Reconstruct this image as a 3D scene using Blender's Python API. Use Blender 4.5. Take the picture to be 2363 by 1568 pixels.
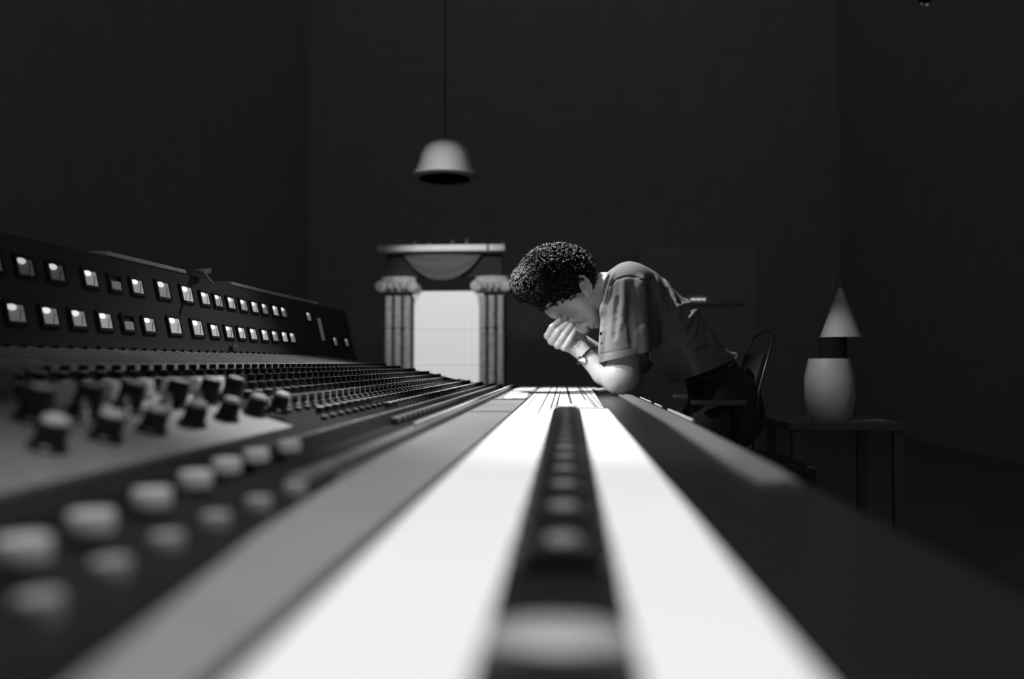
import bpy, bmesh, math, random
import numpy as np
from mathutils import Vector, Matrix, Euler
random.seed(7); rng = np.random.default_rng(7)
for o in list(bpy.data.objects): bpy.data.objects.remove(o)
SC = bpy.context.scene; COL = SC.collection
R = math.radians; PI = math.pi

# ------------------------------------------------------------------ camera
FPX = 1838.0; CZ = 0.897; DZ = 0.80
cam = bpy.data.cameras.new('camera'); camo = bpy.data.objects.new('camera', cam); COL.objects.link(camo)
cam.sensor_width = 36; cam.lens = 28; cam.clip_start = 0.01; cam.clip_end = 100
camo.location = (0, 0, CZ)
CE = Euler((R(90 + 1.65), 0, R(4.06)), 'XYZ'); camo.rotation_euler = CE
cam.dof.use_dof = True; cam.dof.focus_distance = 2.05; cam.dof.aperture_fstop = 1.95
SC.camera = camo
CM = CE.to_matrix()
def U(px, py, Y):
    d = CM @ Vector(((px - 1181.5) / FPX, -(py - 784) / FPX, -1)); return Vector((0, 0, CZ)) + d * (Y / d.y)
def UZ(px, py, z):
    d = CM @ Vector(((px - 1181.5) / FPX, -(py - 784) / FPX, -1)); return Vector((0, 0, CZ)) + d * ((z - CZ) / d.z)
def UX(px, py, x):
    d = CM @ Vector(((px - 1181.5) / FPX, -(py - 784) / FPX, -1)); return Vector((0, 0, CZ)) + d * (x / d.x)

# ------------------------------------------------------------------ light and exposure
W = bpy.data.worlds.new('world'); SC.world = W; W.use_nodes = True
W.node_tree.nodes['Background'].inputs[0].default_value = (1, 1, 1, 1)
W.node_tree.nodes['Background'].inputs[1].default_value = 0.088
SC.view_settings.view_transform = 'Standard'; SC.view_settings.look = 'None'
SC.view_settings.exposure = 0; SC.view_settings.gamma = 1; SC.view_settings.use_curve_mapping = False
def spot(name, loc, to, power, deg, blend=0.5, size=0.03):
    l = bpy.data.lights.new(name, 'SPOT'); l.energy = power; l.spot_size = R(deg); l.spot_blend = blend; l.shadow_soft_size = size
    o = bpy.data.objects.new(name, l); COL.objects.link(o); o.location = loc
    o.rotation_euler = (Vector(to) - Vector(loc)).to_track_quat('-Z', 'Y').to_euler(); return o
spot('desk_spot', (-0.28, 2.60, 2.05), (0.0, 2.4, .8), 128, 56, .7, .03)
spot('desk_spot', (-0.05, 1.35, 2.15), (0.0, 1.35, .8), 118, 54, .8, .03)
spot('desk_spot', (-0.05, 0.45, 2.15), (0.02, 0.45, .8), 74, 50, .8, .03)
spot('person_fill', (-0.60, 1.75, 1.45), (0.06, 2.38, .93), 30, 21, .9, .03)  # unseen fill light added for the man's arm and face
spot('console_spot', (-0.15, 2.9, 2.2), (-0.45, 2.2, .86), 62, 56, .8, .03)
spot('console_spot', (-0.25, 1.5, 1.7), (-0.42, 1.08, .86), 46, 34, .9, .02)  # unseen light added to brighten the near console
spot('elbow_fill', (-0.55, 2.12, 1.45), (0.13, 2.37, .86), 46, 15, .9, .02)  # unseen narrow light added to brighten the elbow
spot('hair_fill', (-0.90, 2.25, 1.35), (-.14, 2.48, 1.16), 330, 8, .8, .02)  # unseen narrow light added for the glints on the front hair
spot('alcove_fill', (-0.95, 5.2, 2.0), (-.93, 6.5, 1.35), 38, 62, .6, .04)  # unseen light added in front of the columns and lintel
spot('bell_fill', (-0.78, 4.42, 1.97), (-0.78, 5.0, 2.14), 5, 70, .9, .03)  # unseen light added to brighten the bell from outside
spot('corner_fill', (0.60, 2.58, 1.22), (1.0, 3.0, .88), 4.5, 40, .9, .03)  # unseen light added to brighten the form in the right corner

# ------------------------------------------------------------------ materials
MATS = {}
def mat(name, v, rough=.5, metal=0, spec=.5, noise=0, scale=40, bump=0, emit=0, aniso=None, coat=0, alpha=1, trans=0):
    if name in MATS: return MATS[name]
    m = bpy.data.materials.new(name); m.use_nodes = True; nt = m.node_tree; b = nt.nodes['Principled BSDF']
    b.inputs['Base Color'].default_value = (v, v, v, 1); b.inputs['Roughness'].default_value = rough
    b.inputs['Metallic'].default_value = metal; b.inputs['Specular IOR Level'].default_value = spec
    b.inputs['Coat Weight'].default_value = coat; b.inputs['Alpha'].default_value = alpha
    b.inputs['Transmission Weight'].default_value = trans
    if emit:
        b.inputs['Emission Color'].default_value = (1, 1, 1, 1); b.inputs['Emission Strength'].default_value = emit
    if noise or bump:
        tc = nt.nodes.new('ShaderNodeTexCoord'); mp = nt.nodes.new('ShaderNodeMapping'); nz = nt.nodes.new('ShaderNodeTexNoise')
        nz.inputs['Scale'].default_value = scale; nz.inputs['Detail'].default_value = 4
        if aniso: mp.inputs['Scale'].default_value = aniso
        nt.links.new(tc.outputs['Object'], mp.inputs[0]); nt.links.new(mp.outputs[0], nz.inputs['Vector'])
        if noise:
            r = nt.nodes.new('ShaderNodeMapRange'); r.inputs[1].default_value = .3; r.inputs[2].default_value = .7
            r.inputs[3].default_value = v * (1 - noise); r.inputs[4].default_value = v * (1 + noise)
            nt.links.new(nz.outputs[0], r.inputs[0]); nt.links.new(r.outputs[0], b.inputs['Base Color'])
        if bump:
            bp = nt.nodes.new('ShaderNodeBump'); bp.inputs['Distance'].default_value = bump; bp.inputs['Strength'].default_value = .6
            nt.links.new(nz.outputs[0], bp.inputs['Height']); nt.links.new(bp.outputs[0], b.inputs['Normal'])
    MATS[name] = m; return m
M_wall = mat('wall_paint', .36, .9, noise=.05, scale=3, spec=.1)
M_floor = mat('dark_carpet', .14, 1, noise=.2, scale=300, spec=.1)
M_black = mat('black_plastic', .02, .6, spec=.25)
M_panel = mat('black_panel', .012, .85, spec=.12, noise=.2, scale=60)
M_gloss = mat('gloss_black', .012, .3, spec=.3)
M_grey = mat('grey_enamel', .26, .42, noise=.06, scale=20)
M_greyl = mat('pale_grey_panel', .16, .6, noise=.3, scale=14, aniso=(1, 6, 1))
M_alu = mat('brushed_aluminium', .36, .38, metal=.6, noise=.1, scale=90)
M_chrome = mat('chrome', .8, .18, metal=1)
M_cap = mat('lit_cap', .6, .45)  # knob tops paler than their bodies: overhead light put into the colour
M_capd = mat('dim_cap', .35, .5)
M_white = mat('white_paper', .86, .6, noise=.02, scale=6)
M_ink = mat('black_ink', .03, .6)
M_leather = mat('grey_leather', .15, .42, noise=.15, scale=120, bump=.0006)
M_skin = mat('skin', .46, .5, noise=.06, scale=60, bump=.0004)
M_shirt = mat('grey_cotton', .17, .9, noise=.08, scale=500, bump=.0006, spec=.15)
M_seam = mat('seam_thread', .06, .9)
M_pants = mat('denim', .05, .9, noise=.2, scale=300, spec=.1)
M_hair = mat('dark_hair', .011, .42, spec=.22)
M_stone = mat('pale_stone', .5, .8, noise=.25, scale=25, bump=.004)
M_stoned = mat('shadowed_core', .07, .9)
M_wood = mat('dark_wood', .05, .6, noise=.3, scale=8, aniso=(1, 12, 1))
M_shade = mat('matte_white_shade', .75, .8, noise=.02)
M_cer = mat('pale_ceramic', .5, .6, noise=.06, scale=20)
M_cloth = mat('pleated_cloth', .13, .9, noise=.1, scale=30)
M_lit = mat('lit_panel', .6, .7, emit=.42)
M_led = mat('led', .5, .5, emit=.9)
M_clear = mat('clear_acrylic', .9, .25, trans=.3)
def card_mat(e): return mat('meter_card_%d' % int(e * 1000), .35, .6, emit=e)
def bulb_mat(e): return mat('meter_bulb_%d' % int(e * 1000), .6, .6, emit=e)

# ------------------------------------------------------------------ helpers
def link(name, me, m, parent=None, smooth=False):
    if isinstance(me, bmesh.types.BMesh):
        bm = me; me = bpy.data.meshes.new(name); bmesh.ops.recalc_face_normals(bm, faces=bm.faces[:]); bm.to_mesh(me); bm.free()
    o = bpy.data.objects.new(name, me); COL.objects.link(o)
    for mm in (m if isinstance(m, (list, tuple)) else [m]): me.materials.append(mm)
    if smooth:
        for p in me.polygons: p.use_smooth = True
    if parent is not None:
        o.parent = parent; o.matrix_parent_inverse = Matrix.Identity(4)
        if parent.parent is None: o.location = -Vector(parent.location)
        else: o.location = (0, 0, 0)
    return o
def tag(o, label=None, cat=None, group=None, kind=None):
    if label: o['label'] = label
    if cat: o['category'] = cat
    if group: o['group'] = group
    if kind: o['kind'] = kind
    return o
def empty(name, loc=(0, 0, 0)):
    o = bpy.data.objects.new(name, None); COL.objects.link(o); o.location = loc; return o
def autosmooth(o, ang=40):
    me = o.data
    bm = bmesh.new(); bm.from_mesh(me)
    for f in bm.faces: f.smooth = True
    for e in bm.edges:
        if len(e.link_faces) == 2 and e.calc_face_angle(0) > R(ang): e.smooth = False
    bm.to_mesh(me); bm.free(); return o
def box(bm, c, s, rot=None, bev=0, mi=0):
    r = bmesh.ops.create_cube(bm, size=1); vs = r['verts']
    bmesh.ops.scale(bm, vec=s, verts=vs)
    fs = set(f for v in vs for f in v.link_faces)
    if bev:
        es = list(set(e for v in vs for e in v.link_edges))
        q = bmesh.ops.bevel(bm, geom=es, offset=bev, segments=2, affect='EDGES', profile=.6)
        vs = list(set(v for f in q['faces'] for v in f.verts) | set(v for v in vs if v.is_valid))
        fs = set(f for v in vs for f in v.link_faces)
    for f in fs: f.material_index = mi
    if rot is not None: bmesh.ops.rotate(bm, cent=(0, 0, 0), matrix=rot.to_matrix() if isinstance(rot, Euler) else rot, verts=vs)
    bmesh.ops.translate(bm, vec=c, verts=vs); return vs
def lathe(bm, prof, c=(0, 0, 0), seg=24, mi=0, rot=None, sx=1, sy=1):
    rings = []
    c = Vector(c)
    for r, z in prof:
        ring = []
        if r < 1e-6:
            p = Vector((0, 0, z)); p = (rot @ p) if rot is not None else p; ring = [bm.verts.new(c + p)]
        else:
            for i in range(seg):
                a = 2 * PI * i / seg; p = Vector((r * math.cos(a) * sx, r * math.sin(a) * sy, z))
                p = (rot @ p) if rot is not None else p; ring.append(bm.verts.new(c + p))
        rings.append(ring)
    for a, b in zip(rings, rings[1:]):
        n = max(len(a), len(b))
        for i in range(n):
            j = (i + 1) % n
            if len(a) == 1 and len(b) == 1: continue
            if len(a) == 1: f = [a[0], b[i], b[j]]
            elif len(b) == 1: f = [a[i], a[j], b[0]]
            else: f = [a[i], a[j], b[j], b[i]]
            try: bm.faces.new(f).material_index = mi
            except ValueError: pass
    for ring in (rings[0], rings[-1]):
        if len(ring) > 2:
            try: bm.faces.new(ring).material_index = mi
            except ValueError: pass
def tube(bm, pts, r, seg=8, mi=0, closed=False):
    pts = [Vector(p) for p in pts]; n = len(pts)
    rs = r if isinstance(r, (list, tuple)) else [r] * n
    rings = []; up = None
    for i, p in enumerate(pts):
        if closed: t = (pts[(i + 1) % n] - pts[i - 1])
        else: t = pts[min(i + 1, n - 1)] - pts[max(i - 1, 0)]
        t.normalize()
        if up is None: up = t.orthogonal().normalized()
        up = (up - t * up.dot(t)).normalized(); s = t.cross(up)
        rings.append([bm.verts.new(p + (up * math.cos(2 * PI * k / seg) + s * math.sin(2 * PI * k / seg)) * rs[i]) for k in range(seg)])
    rg = range(n) if closed else range(n - 1)
    for i in rg:
        a, b = rings[i], rings[(i + 1) % n]
        for k in range(seg):
            j = (k + 1) % seg; bm.faces.new([a[k], a[j], b[j], b[k]]).material_index = mi
    if not closed:
        bm.faces.new(rings[0]).material_index = mi; bm.faces.new(rings[-1]).material_index = mi
def prismY(bm, poly, y0, y1, mi=0):
    """closed (x,z) polygon extruded along Y"""
    a = [bm.verts.new((x, y0, z)) for x, z in poly]; b = [bm.verts.new((x, y1, z)) for x, z in poly]; n = len(poly)
    for i in range(n): bm.faces.new([a[i], a[(i + 1) % n], b[(i + 1) % n], b[i]]).material_index = mi
    bm.faces.new(a).material_index = mi; bm.faces.new(b).material_index = mi
def place(proto, loc, rot=None, parent=None):
    """copy of a linked part (mesh data shared)"""
    o = proto.copy(); COL.objects.link(o); o.parent = parent
    o.location = Vector(loc) - Vector(parent.location); 
    if rot is not None: o.rotation_euler = rot
    return o
def scatter(name, me, mats, spots, parent, limit=100, stuff_name=None):
    """spots: (location, Matrix3). Nearest `limit` become parts, the others one stuff part."""
    for m in mats: me.materials.append(m)
    spots = sorted(spots, key=lambda s: s[0].y)
    for loc, rot in spots[:limit]:
        o = bpy.data.objects.new(name, me); COL.objects.link(o); o.parent = parent
        o.location = loc - Vector(parent.location); o.rotation_euler = rot.to_euler()
    rest = spots[limit:]
    if rest:
        nv = len(me.vertices); co = np.empty(nv * 3, np.float32); me.vertices.foreach_get('co', co); co = co.reshape(-1, 3)
        faces = [tuple(p.vertices) for p in me.polygons]; mis = [p.material_index for p in me.polygons]
        V = []; F = []; MI = []
        for k, (loc, rot) in enumerate(rest):
            A = np.array(rot.to_3x3() if hasattr(rot, 'to_3x3') else rot)
            V.append(co @ A.T + np.array(loc)); F += [tuple(i + k * nv for i in f) for f in faces]; MI += mis
        m2 = bpy.data.meshes.new(stuff_name or name); m2.from_pydata(np.concatenate(V).tolist(), [], F)
        for m in mats: m2.materials.append(m)
        m2.polygons.foreach_set('material_index', MI); m2.polygons.foreach_set('use_smooth', [p.use_smooth for p in me.polygons] * len(rest))
        o = bpy.data.objects.new(stuff_name or name, m2); COL.objects.link(o); o.parent = parent; o.location = -Vector(parent.location); o['kind'] = 'stuff'
def bm_mesh(bm, name, smooth_ang=None):
    me = bpy.data.meshes.new(name); bmesh.ops.recalc_face_normals(bm, faces=bm.faces[:])
    if smooth_ang:
        for f in bm.faces: f.smooth = True
        for e in bm.edges:
            if len(e.link_faces) == 2 and e.calc_face_angle(0) > R(smooth_ang): e.smooth = False
    bm.to_mesh(me); bm.free(); return me

# ------------------------------------------------------------------ the room
def slab(name, c, s, m):
    bm = bmesh.new(); box(bm, c, s); return tag(link(name, bm, m), kind='structure')
slab('floor', (0, 5, -.05), (8.4, 14.4, .1), M_floor)
slab('wall_back', (0, 12.1, 5), (8.4, .2, 10), M_wall)
slab('wall_left', (-4.1, 4.95, 5), (.2, 14.1, 10), M_wall)
slab('wall_right', (4.1, 4.95, 5), (.2, 14.1, 10), M_wall)

# ------------------------------------------------------------------ mixing console
Y0, Y1 = .02, 3.19
con = tag(empty('mixing_console', (-.4, 1.6, 0)), 'long black studio mixing console covered in knobs with two rows of lit meters', 'mixing console')
PROF = [(-.192, -.101), (-.2, -.097), (-.268, -.094), (-.285, -.1), (-.30, -.089), (-.36, -.085), (-.46, -.0665), (-.567, -.040), (-.73, -.0135), (-.90, .006)]
def surf(x):
    for (xa, za), (xb, zb) in zip(PROF, PROF[1:]):
        if xb <= x <= xa:
            t = (x - xa) / (xb - xa); return za + (zb - za) * t + CZ, math.atan2(zb - za, -(xb - xa))
    return CZ, 0
bm = bmesh.new()
prismY(bm, [(-.192, .66)] + [(x, z + CZ) for x, z in PROF[:9]] + [(-.73, .66)], Y0, Y1)
link('chassis', bm, M_panel, con)
bm = bmesh.new()
prismY(bm, [(-.73, .70), (-.73, CZ - .0135), (-.75, CZ - .002), (-.93, CZ + .027), (-.936, CZ + .02), (-.936, .70)], Y0, Y1 - .25)
link('patch_panel', bm, mat('patch_grey', .34, .6, noise=.45, scale=30, aniso=(.6, 4, 1)), con)
bm = bmesh.new()   # plinth
box(bm, (-.5, 1.6, .33), (.5, 2.9, .66)); link('pedestal', bm, M_panel, con)
# desk top
bm = bmesh.new(); box(bm, (.0, 1.6, DZ - .025), (.38, 3.18, .05), bev=.003)
link('desk_ledge', bm, M_gloss, con)
bm = bmesh.new()
ed = [(-.12, .05), (-.147, .24), (-.161, .35), (-.172, .43), (-.182, .6), (-.188, .8), (-.188, 1.492)]
for L in (ed + [(-.108, 1.492), (-.108, .05)], [(-.188, 1.502), (-.188, 1.975), (-.108, 1.975), (-.108, 1.502)], [(-.188, 1.985), (-.188, 3.18), (-.108, 3.18), (-.108, 1.985)]):
    a = [bm.verts.new((x, y, DZ)) for x, y in L]; b = [bm.verts.new((x, y, DZ + .003)) for x, y in L]
    for q in range(len(L)): bm.faces.new([a[q], a[(q + 1) % len(L)], b[(q + 1) % len(L)], b[q]])
    bm.faces.new(a); bm.faces.new(b)
link('grey_ledge_panel', bm, M_grey, con)
for y in (1.497, 1.98):
    bm = bmesh.new(); box(bm, (-.148, y, DZ + .003), (.08, .007, .006)); link('seam_strip', bm, M_chrome, con)  # bright strips stand in for the lit edges of the seams
bm = bmesh.new(); box(bm, (-.191, 1.9, DZ), (.003, 2.5, .006)); link('edge_rail', bm, M_grey, con)
# raised rail below the indicator buttons
bm = bmesh.new(); prismY(bm, [(-.206, CZ - .098), (-.208, CZ - .092), (-.224, CZ - .0905), (-.227, CZ - .096)], .62, 3.15)
link('button_rail', bm, mat('rail_grey', .10, .5, noise=.3, scale=30), con)
# fader lip
bm = bmesh.new(); prismY(bm, [(-.285, CZ - .1), (-.293, CZ - .084), (-.297, CZ - .0825), (-.302, CZ - .084), (-.306, CZ - .09)], Y0, 3.17)
link('fader_lip', bm, M_panel, con)
bm = bmesh.new(); box(bm, (-.2975, 1.94, CZ - .0822), (.003, 2.45, .0016)); link('lip_highlight', bm, mat('lip_edge_grey', .28, .5, noise=.4, scale=40), con)  # grey strip painted as the highlight along the lip's top edge
# bridge with meters
BX = -.95
bm = bmesh.new()
prismY(bm, [(BX + .012, CZ - .0), (BX - .008, CZ + .045), (BX - .05, CZ + .225), (BX - .055, CZ + .232), (BX - .25, CZ + .232), (BX - .25, CZ - .25), (BX + .012, CZ - .25)], .1, 3.52)
link('meter_bridge', bm, mat('bridge_black', .07, .9, spec=.1), con)
lean = math.atan2(.042, .18)
def bridge_pt(y, zr, out=.0):
    x = BX - .008 - (zr - .045) / .18 * .042; return Vector((x + out, y, CZ + zr + out * .23))
# pixel boxes (left,top,right,bottom at the lower right corner) from the photograph, turned into positions along the bridge
rowA = [(0, 620, .03, .3, 0), (76, 636, .015, .5, 1), (146, 648, .02, .6, 1), (223, 664, .16, .9, 2), (279, 674, .055, 0, 2), (328, 682, .17, .9, 2), (388, 695, .1, .7, 2), (441, 703, .3, .9, 2),
        (481, 705.5, .3, .9, 2), (511, 710, .13, .8, 2), (540, 714, .28, .9, 2), (568, 719, .18, .9, 2), (593, 723, .3, .9, 2), (616, 726, .1, .8, 2), (640, 731, .3, .9, 2), (659, 734, .1, .8, 2), (716, 745, .12, .5, 2)]
rowB = [(59, 745, .07, .6, 2), (135, 750, .11, .8, 2), (199, 755, .13, .8, 2), (259, 760, .22, .9, 2), (311, 763, .07, 0, 2), (358, 767, .18, .9, 2), (416, 775, .28, .9, 2), (467, 778, .25, .9, 2),
        (505, 776, .3, .9, 2), (538, 779, .25, .9, 2), (566, 782, .3, .9, 2), (592, 784, .3, .9, 2), (618, 786, .32, .9, 2), (641, 788, .18, .8, 2), (663, 790, .35, .9, 2), (681, 791, .18, .7, 2), (778, 797, .1, .3, 2), (804, 799, .1, .3, 2)]
rx = Matrix.Rotation(-lean, 3, 'Y')
def meter(y, zr, card, bulb, i):
    w = .044 if i < 4 else .04 if i == 4 else .046 if i == 5 else .056 if i < 8 else .048; h = .038 if i in (6, 7) else .031
    c = bridge_pt(y, zr + h / 2, .002)
    b = bmesh.new()
    for dy, dz, sy, sz in ((0, h / 2 + .003, w + .012, .006), (0, -h / 2 - .003, w + .012, .006), (w / 2 + .003, 0, .006, h), (-w / 2 - .003, 0, .006, h)):
        box(b, Vector(c) + rx @ Vector((.001, dy, dz)), (.006, sy, sz), rot=rx)
    fr = link('vu_meter', b, M_black, con)
    b = bmesh.new(); hh = h if bulb else h * .62
    box(b, Vector(c) + rx @ Vector((0, 0, -(h - hh) / 2)), (.003, w, hh), rot=rx); link('scale_card', b, card_mat(card), fr).location = (0, 0, 0)
    if bulb:
        b = bmesh.new(); n = 14; off = Vector(c) + rx @ Vector((.0022, -w * .22, h * .36))
        vs = []
        for i in range(n):
            a = 2 * PI * i / n; vs.append(b.verts.new(off + rx @ Vector((0, w * .26 * math.cos(a), h * (.15 if math.sin(a) > 0 else .22) * math.sin(a)))))
        ff = b.faces.new(vs); q = bmesh.ops.extrude_face_region(b, geom=[ff]); bmesh.ops.translate(b, vec=rx @ Vector((.0015, 0, 0)), verts=[v for v in q['geom'] if isinstance(v, bmesh.types.BMVert)])
        link('lamp', b, bulb_mat(bulb), fr).location = (0, 0, 0)
        b = bmesh.new(); tube(b, [Vector(c) + rx @ Vector((.003, w * .1, -h * .45)), Vector(c) + rx @ Vector((.003, w * .3, h * .22))], .0007, 5)
        link('needle', b, M_ink, fr).location = (0, 0, 0)
for i, (px, py, ca, bu, k) in enumerate(rowA):
    p = UX(px, py, BX - .035); meter(p.y - .022, .157, ca, bu, i)
for i, (px, py, ca, bu, k) in enumerate(rowB):
    p = UX(px, py, BX - .012); meter(p.y - .022, .070, ca, bu, i)
bm = bmesh.new()
c = bridge_pt(3.08, .13, .004); box(bm, c, (.006, .025, .09), rot=rx, bev=.001)
link('bargraph_meter', bm, mat('dim_bar', .3, .5, emit=.05), con)
bm = bmesh.new(); box(bm, bridge_pt(2.2, .045, .01), (.012, .03, .006), bev=.001); link('nameplate', bm, M_alu, con)
for a, b_, z in ((1.66, 2.02, .238), (2.3, 2.78, .236), (2.8, 3.12, .236)):
    bm = bmesh.new(); box(bm, (BX - .075, (a + b_) / 2, CZ + z), (.05, b_ - a, .01), bev=.003); link('bridge_lit_edge', bm, mat('lit_edge_grey', .5, .6, noise=.2, scale=40), con)  # paler pieces: light on the bridge's top edge put into the colour
bm = bmesh.new()
tube(bm, [(BX - .06, 2.06, CZ + .242), (BX - .02, 2.05, CZ + .24), (BX + .03, 2.0, CZ + .20)], .005, 8)
g_ = link('gooseneck_arm', bm, mat('gooseneck_grey', .2, .5), con, True)
bm = bmesh.new(); box(bm, (BX - .04, 2.08, CZ + .243), (.035, .06, .014), rot=Matrix.Rotation(.3, 3, 'X'), bev=.005); link('lamp_head', bm, MATS['gooseneck_grey'], g_).location = (0, 0, 0)

# patch panel stripes: shallow raised ribs
bm = bmesh.new()
for i in range(64):
    y = .2 + i * .043
    box(bm, (-.84, y, CZ + .0128), (.17, .006, .0008), rot=Matrix.Rotation(.16, 3, 'Y'))
    lathe(bm, [(.004, -.01), (.004, 0.002), (0, .004)], c=(-.925, y + .02, CZ + .029), seg=8)
link('divider', bm, M_black, con); con.children[-1]['kind'] = 'stuff'
# ---- knob field
P = .043
def knob_mesh(r, h, name, topr=.8, seg=14, skirt=True):
    b = bmesh.new()
    prof = [(r * 1.15, 0), (r * 1.15, h * .15), (r, h * .2), (r * .92, h * .86)] if skirt else [(r, 0), (r * .95, h * .86)]
    lathe(b, prof + [(r * topr, h * .97)], seg=seg, mi=0)
    lathe(b, [(r * topr, h * .965), (r * topr * .9, h), (0, h)], seg=seg, mi=1)
    box(b, (0, r * .55, h * 1.0), (r * .18, r * .8, h * .04), mi=1)
    return bm_mesh(b, name, 40)
spots = []
NY = int((3.14 - .78) / P)
for x, n0 in ((-.335, 16), (-.385, 10), (-.50, 0), (-.545, 0), (-.60, 0), (-.66, 0), (-.715, 0)):
    z, a = surf(x)
    for i in range(n0, NY):
        spots.append((Vector((x, 1.0 + (i - 5) * P, z - .001)), Matrix.Rotation(random.uniform(-2, 2), 3, 'Z')))
scatter('rotary_knob', knob_mesh(.0072, .0135, 'rotary_knob', topr=.9), [M_black, M_cap], spots, con, 100)
spots = []
for x in (-.36, -.415, -.43):
    z, a = surf(x)
    for i in range(0, NY):
        y = 1.05 + (i - 5) * P + .02
        if x > -.42 and y < 1.15: continue
        spots.append((Vector((x, y, z)), Matrix.Rotation(a, 3, 'Y')))
b = bmesh.new(); box(b, (0, 0, .003), (.008, .010, .006), bev=.001, mi=0); box(b, (0, 0, .0063), (.006, .008, .0012), mi=1)
scatter('push_button', bm_mesh(b, 'push_button'), [M_black, M_capd], spots, con, 100)
# clear keys with a dark bead
b = bmesh.new(); box(b, (0, .003, .008), (.009, .002, .016), mi=1)
for dx in (-.0055, .0055): box(b, (dx, 0, .008), (.0016, .008, .016), bev=.0004, mi=0)
box(b, (0, 0, .0165), (.0126, .008, .0018), bev=.0004, mi=0); box(b, (0, 0, .0008), (.0126, .008, .0016), mi=0)
me_key = bm_mesh(b, 'clear_key'); me_key.materials.append(M_clear); me_key.materials.append(M_capd)
b = bmesh.new(); lathe(b, [(0, 0), (.0026, .0006), (.0038, .0032), (.0026, .006), (0, .0066)], seg=12); me_bead = bm_mesh(b, 'bead', 60); me_bead.materials.append(M_gloss)
z, a = surf(-.448)
for i in range(40):
    o = bpy.data.objects.new('clear_key', me_key); COL.objects.link(o); o.parent = con
    o.location = Vector((-.448, 1.11 + i * P, z - .001)) - con.location; o.rotation_euler = (0, 0, .25)
    q = bpy.data.objects.new('bead', me_bead); COL.objects.link(q); q.parent = o; q.location = (.000, -.001, .004)
# beads on the rail
spots = []
for x in (-.216,):
    for i in range(120):
        y = 1.12 + i * .026
        if y < 3.12: spots.append((Vector((x, y, CZ - .0905)), Matrix.Identity(3)))
b = bmesh.new(); lathe(b, [(.003, 0), (.003, .003), (.0022, .0058), (0, .0068)], seg=10)
scatter('indicator_button', bm_mesh(b, 'indicator_button', 50), [mat('pearl_plastic', .7, .25)], spots, con, 100)
# black caps along x=-.265 above rail
spots = []
for i in range(46):
    y = 1.2 + i * .0425
    if y < 3.1: spots.append((Vector((-.262, y, CZ - .0945)), Matrix.Identity(3)))
b = bmesh.new(); box(b, (0, 0, .006), (.012, .030, .012), bev=.003, mi=0)
scatter('rocker_switch', bm_mesh(b, 'rocker_switch', 40), [mat('charcoal_plastic', .12, .5)], spots, con, 100)
# round buttons near the camera (big soft discs)
def round_button(p, r, v):
    b = bmesh.new(); lathe(b, [(r, -.010), (r, .0), (r * .92, .0012), (r * .5, .0018), (0, .002)], c=p, seg=24)
    o = autosmooth(link('round_button', b, v, con)); return o
for px, py in ((90, 1380), (255, 1297), (385, 1238), (497, 1190), (597, 1152), (682, 1118)):
    p = UZ(px, py, CZ - .090); round_button(p, .0085, mat('button_grey', .26, .6))
for px, py in ((52, 1247), (210, 1187), (350, 1134), (452, 1092), (524, 1062), (592, 1040), (668, 1020)):
    p = UZ(px, py, CZ - .079); round_button(p, .0115, mat('button_grey_light', .42, .6))
# near silver module
T = [(-.352, -.0815), (-.50, -.036)]
def tp(x): return CZ - .0815 + (-.352 - x) / .148 * .0455
ta = math.atan2(.0455, .148)
bm = bmesh.new(); prismY(bm, [(-.352, CZ - .0815), (-.5, CZ - .036), (-.5, CZ - .05), (-.352, CZ - .095)], .12, 1.0); 
link('monitor_module', bm, M_alu, con)
def big_knob(x, y, r, h, chrome):
    b = bmesh.new(); rt = Matrix.Rotation(ta, 3, 'Y')
    lathe(b, [(r * 1.12, -.002), (r * 1.12, .003), (r * .9, .005), (r * .82, h * .92), (r * .7, h)], c=(x, y, tp(x)), seg=24, rot=rt)
    k = autosmooth(link('large_knob', b, M_gloss, con))
    b = bmesh.new(); top = Vector((x, y, tp(x))) + rt @ Vector((0, 0, h))
    if chrome: lathe(b, [(r * .78, 0), (r * .78, .001), (r * .6, .0045), (0, .006)], c=top, seg=20, rot=rt); mm = mat('bright_cap', .8, .25, metal=.3)
    else: lathe(b, [(r * .68, -.001), (r * .68, .001), (0, .001)], c=top, seg=20, rot=rt); mm = M_capd
    autosmooth(link('cap', b, mm, k)).location = (0, 0, 0)
for i, px in enumerate((60, 205, 320, 420, 503, 570, 628)):
    x = -.40; y = x * -FPX / (1312 - px); big_knob(x, y, .0135, .022, True)
for px in (20, 150, 258, 372, 452, 512):
    x = -.455; y = x * -FPX / (1312 - px); big_knob(x, y, .0145, .030, False)
for px in (100, 215, 302, 366, 430, 480):
    x = -.485; y = x * -FPX / (1312 - px)
    b = bmesh.new(); box(b, (x, y, tp(x) + .01), (.014, .02, .022), bev=.003); k = link('lever_switch', b, mat('bright_lever', .75, .4), con)
for px in (100, 213, 325, 405):
    x = -.432; y = x * -FPX / (1312 - px) + .03
    b = bmesh.new(); lathe(b, [(.004, 0), (.0035, .012), (.005, .02), (.003, .024), (0, .025)], c=(x, y, tp(x)), seg=12); autosmooth(link('toggle_switch', b, M_chrome, con))
bm = bmesh.new(); box(bm, (-.56, .45, CZ - .002), (.05, .66, .012), bev=.004); box(bm, (-.56, .45, CZ - .028), (.03, .6, .045)); link('silver_bar', bm, mat('dull_silver', .3, .5), con)

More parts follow.
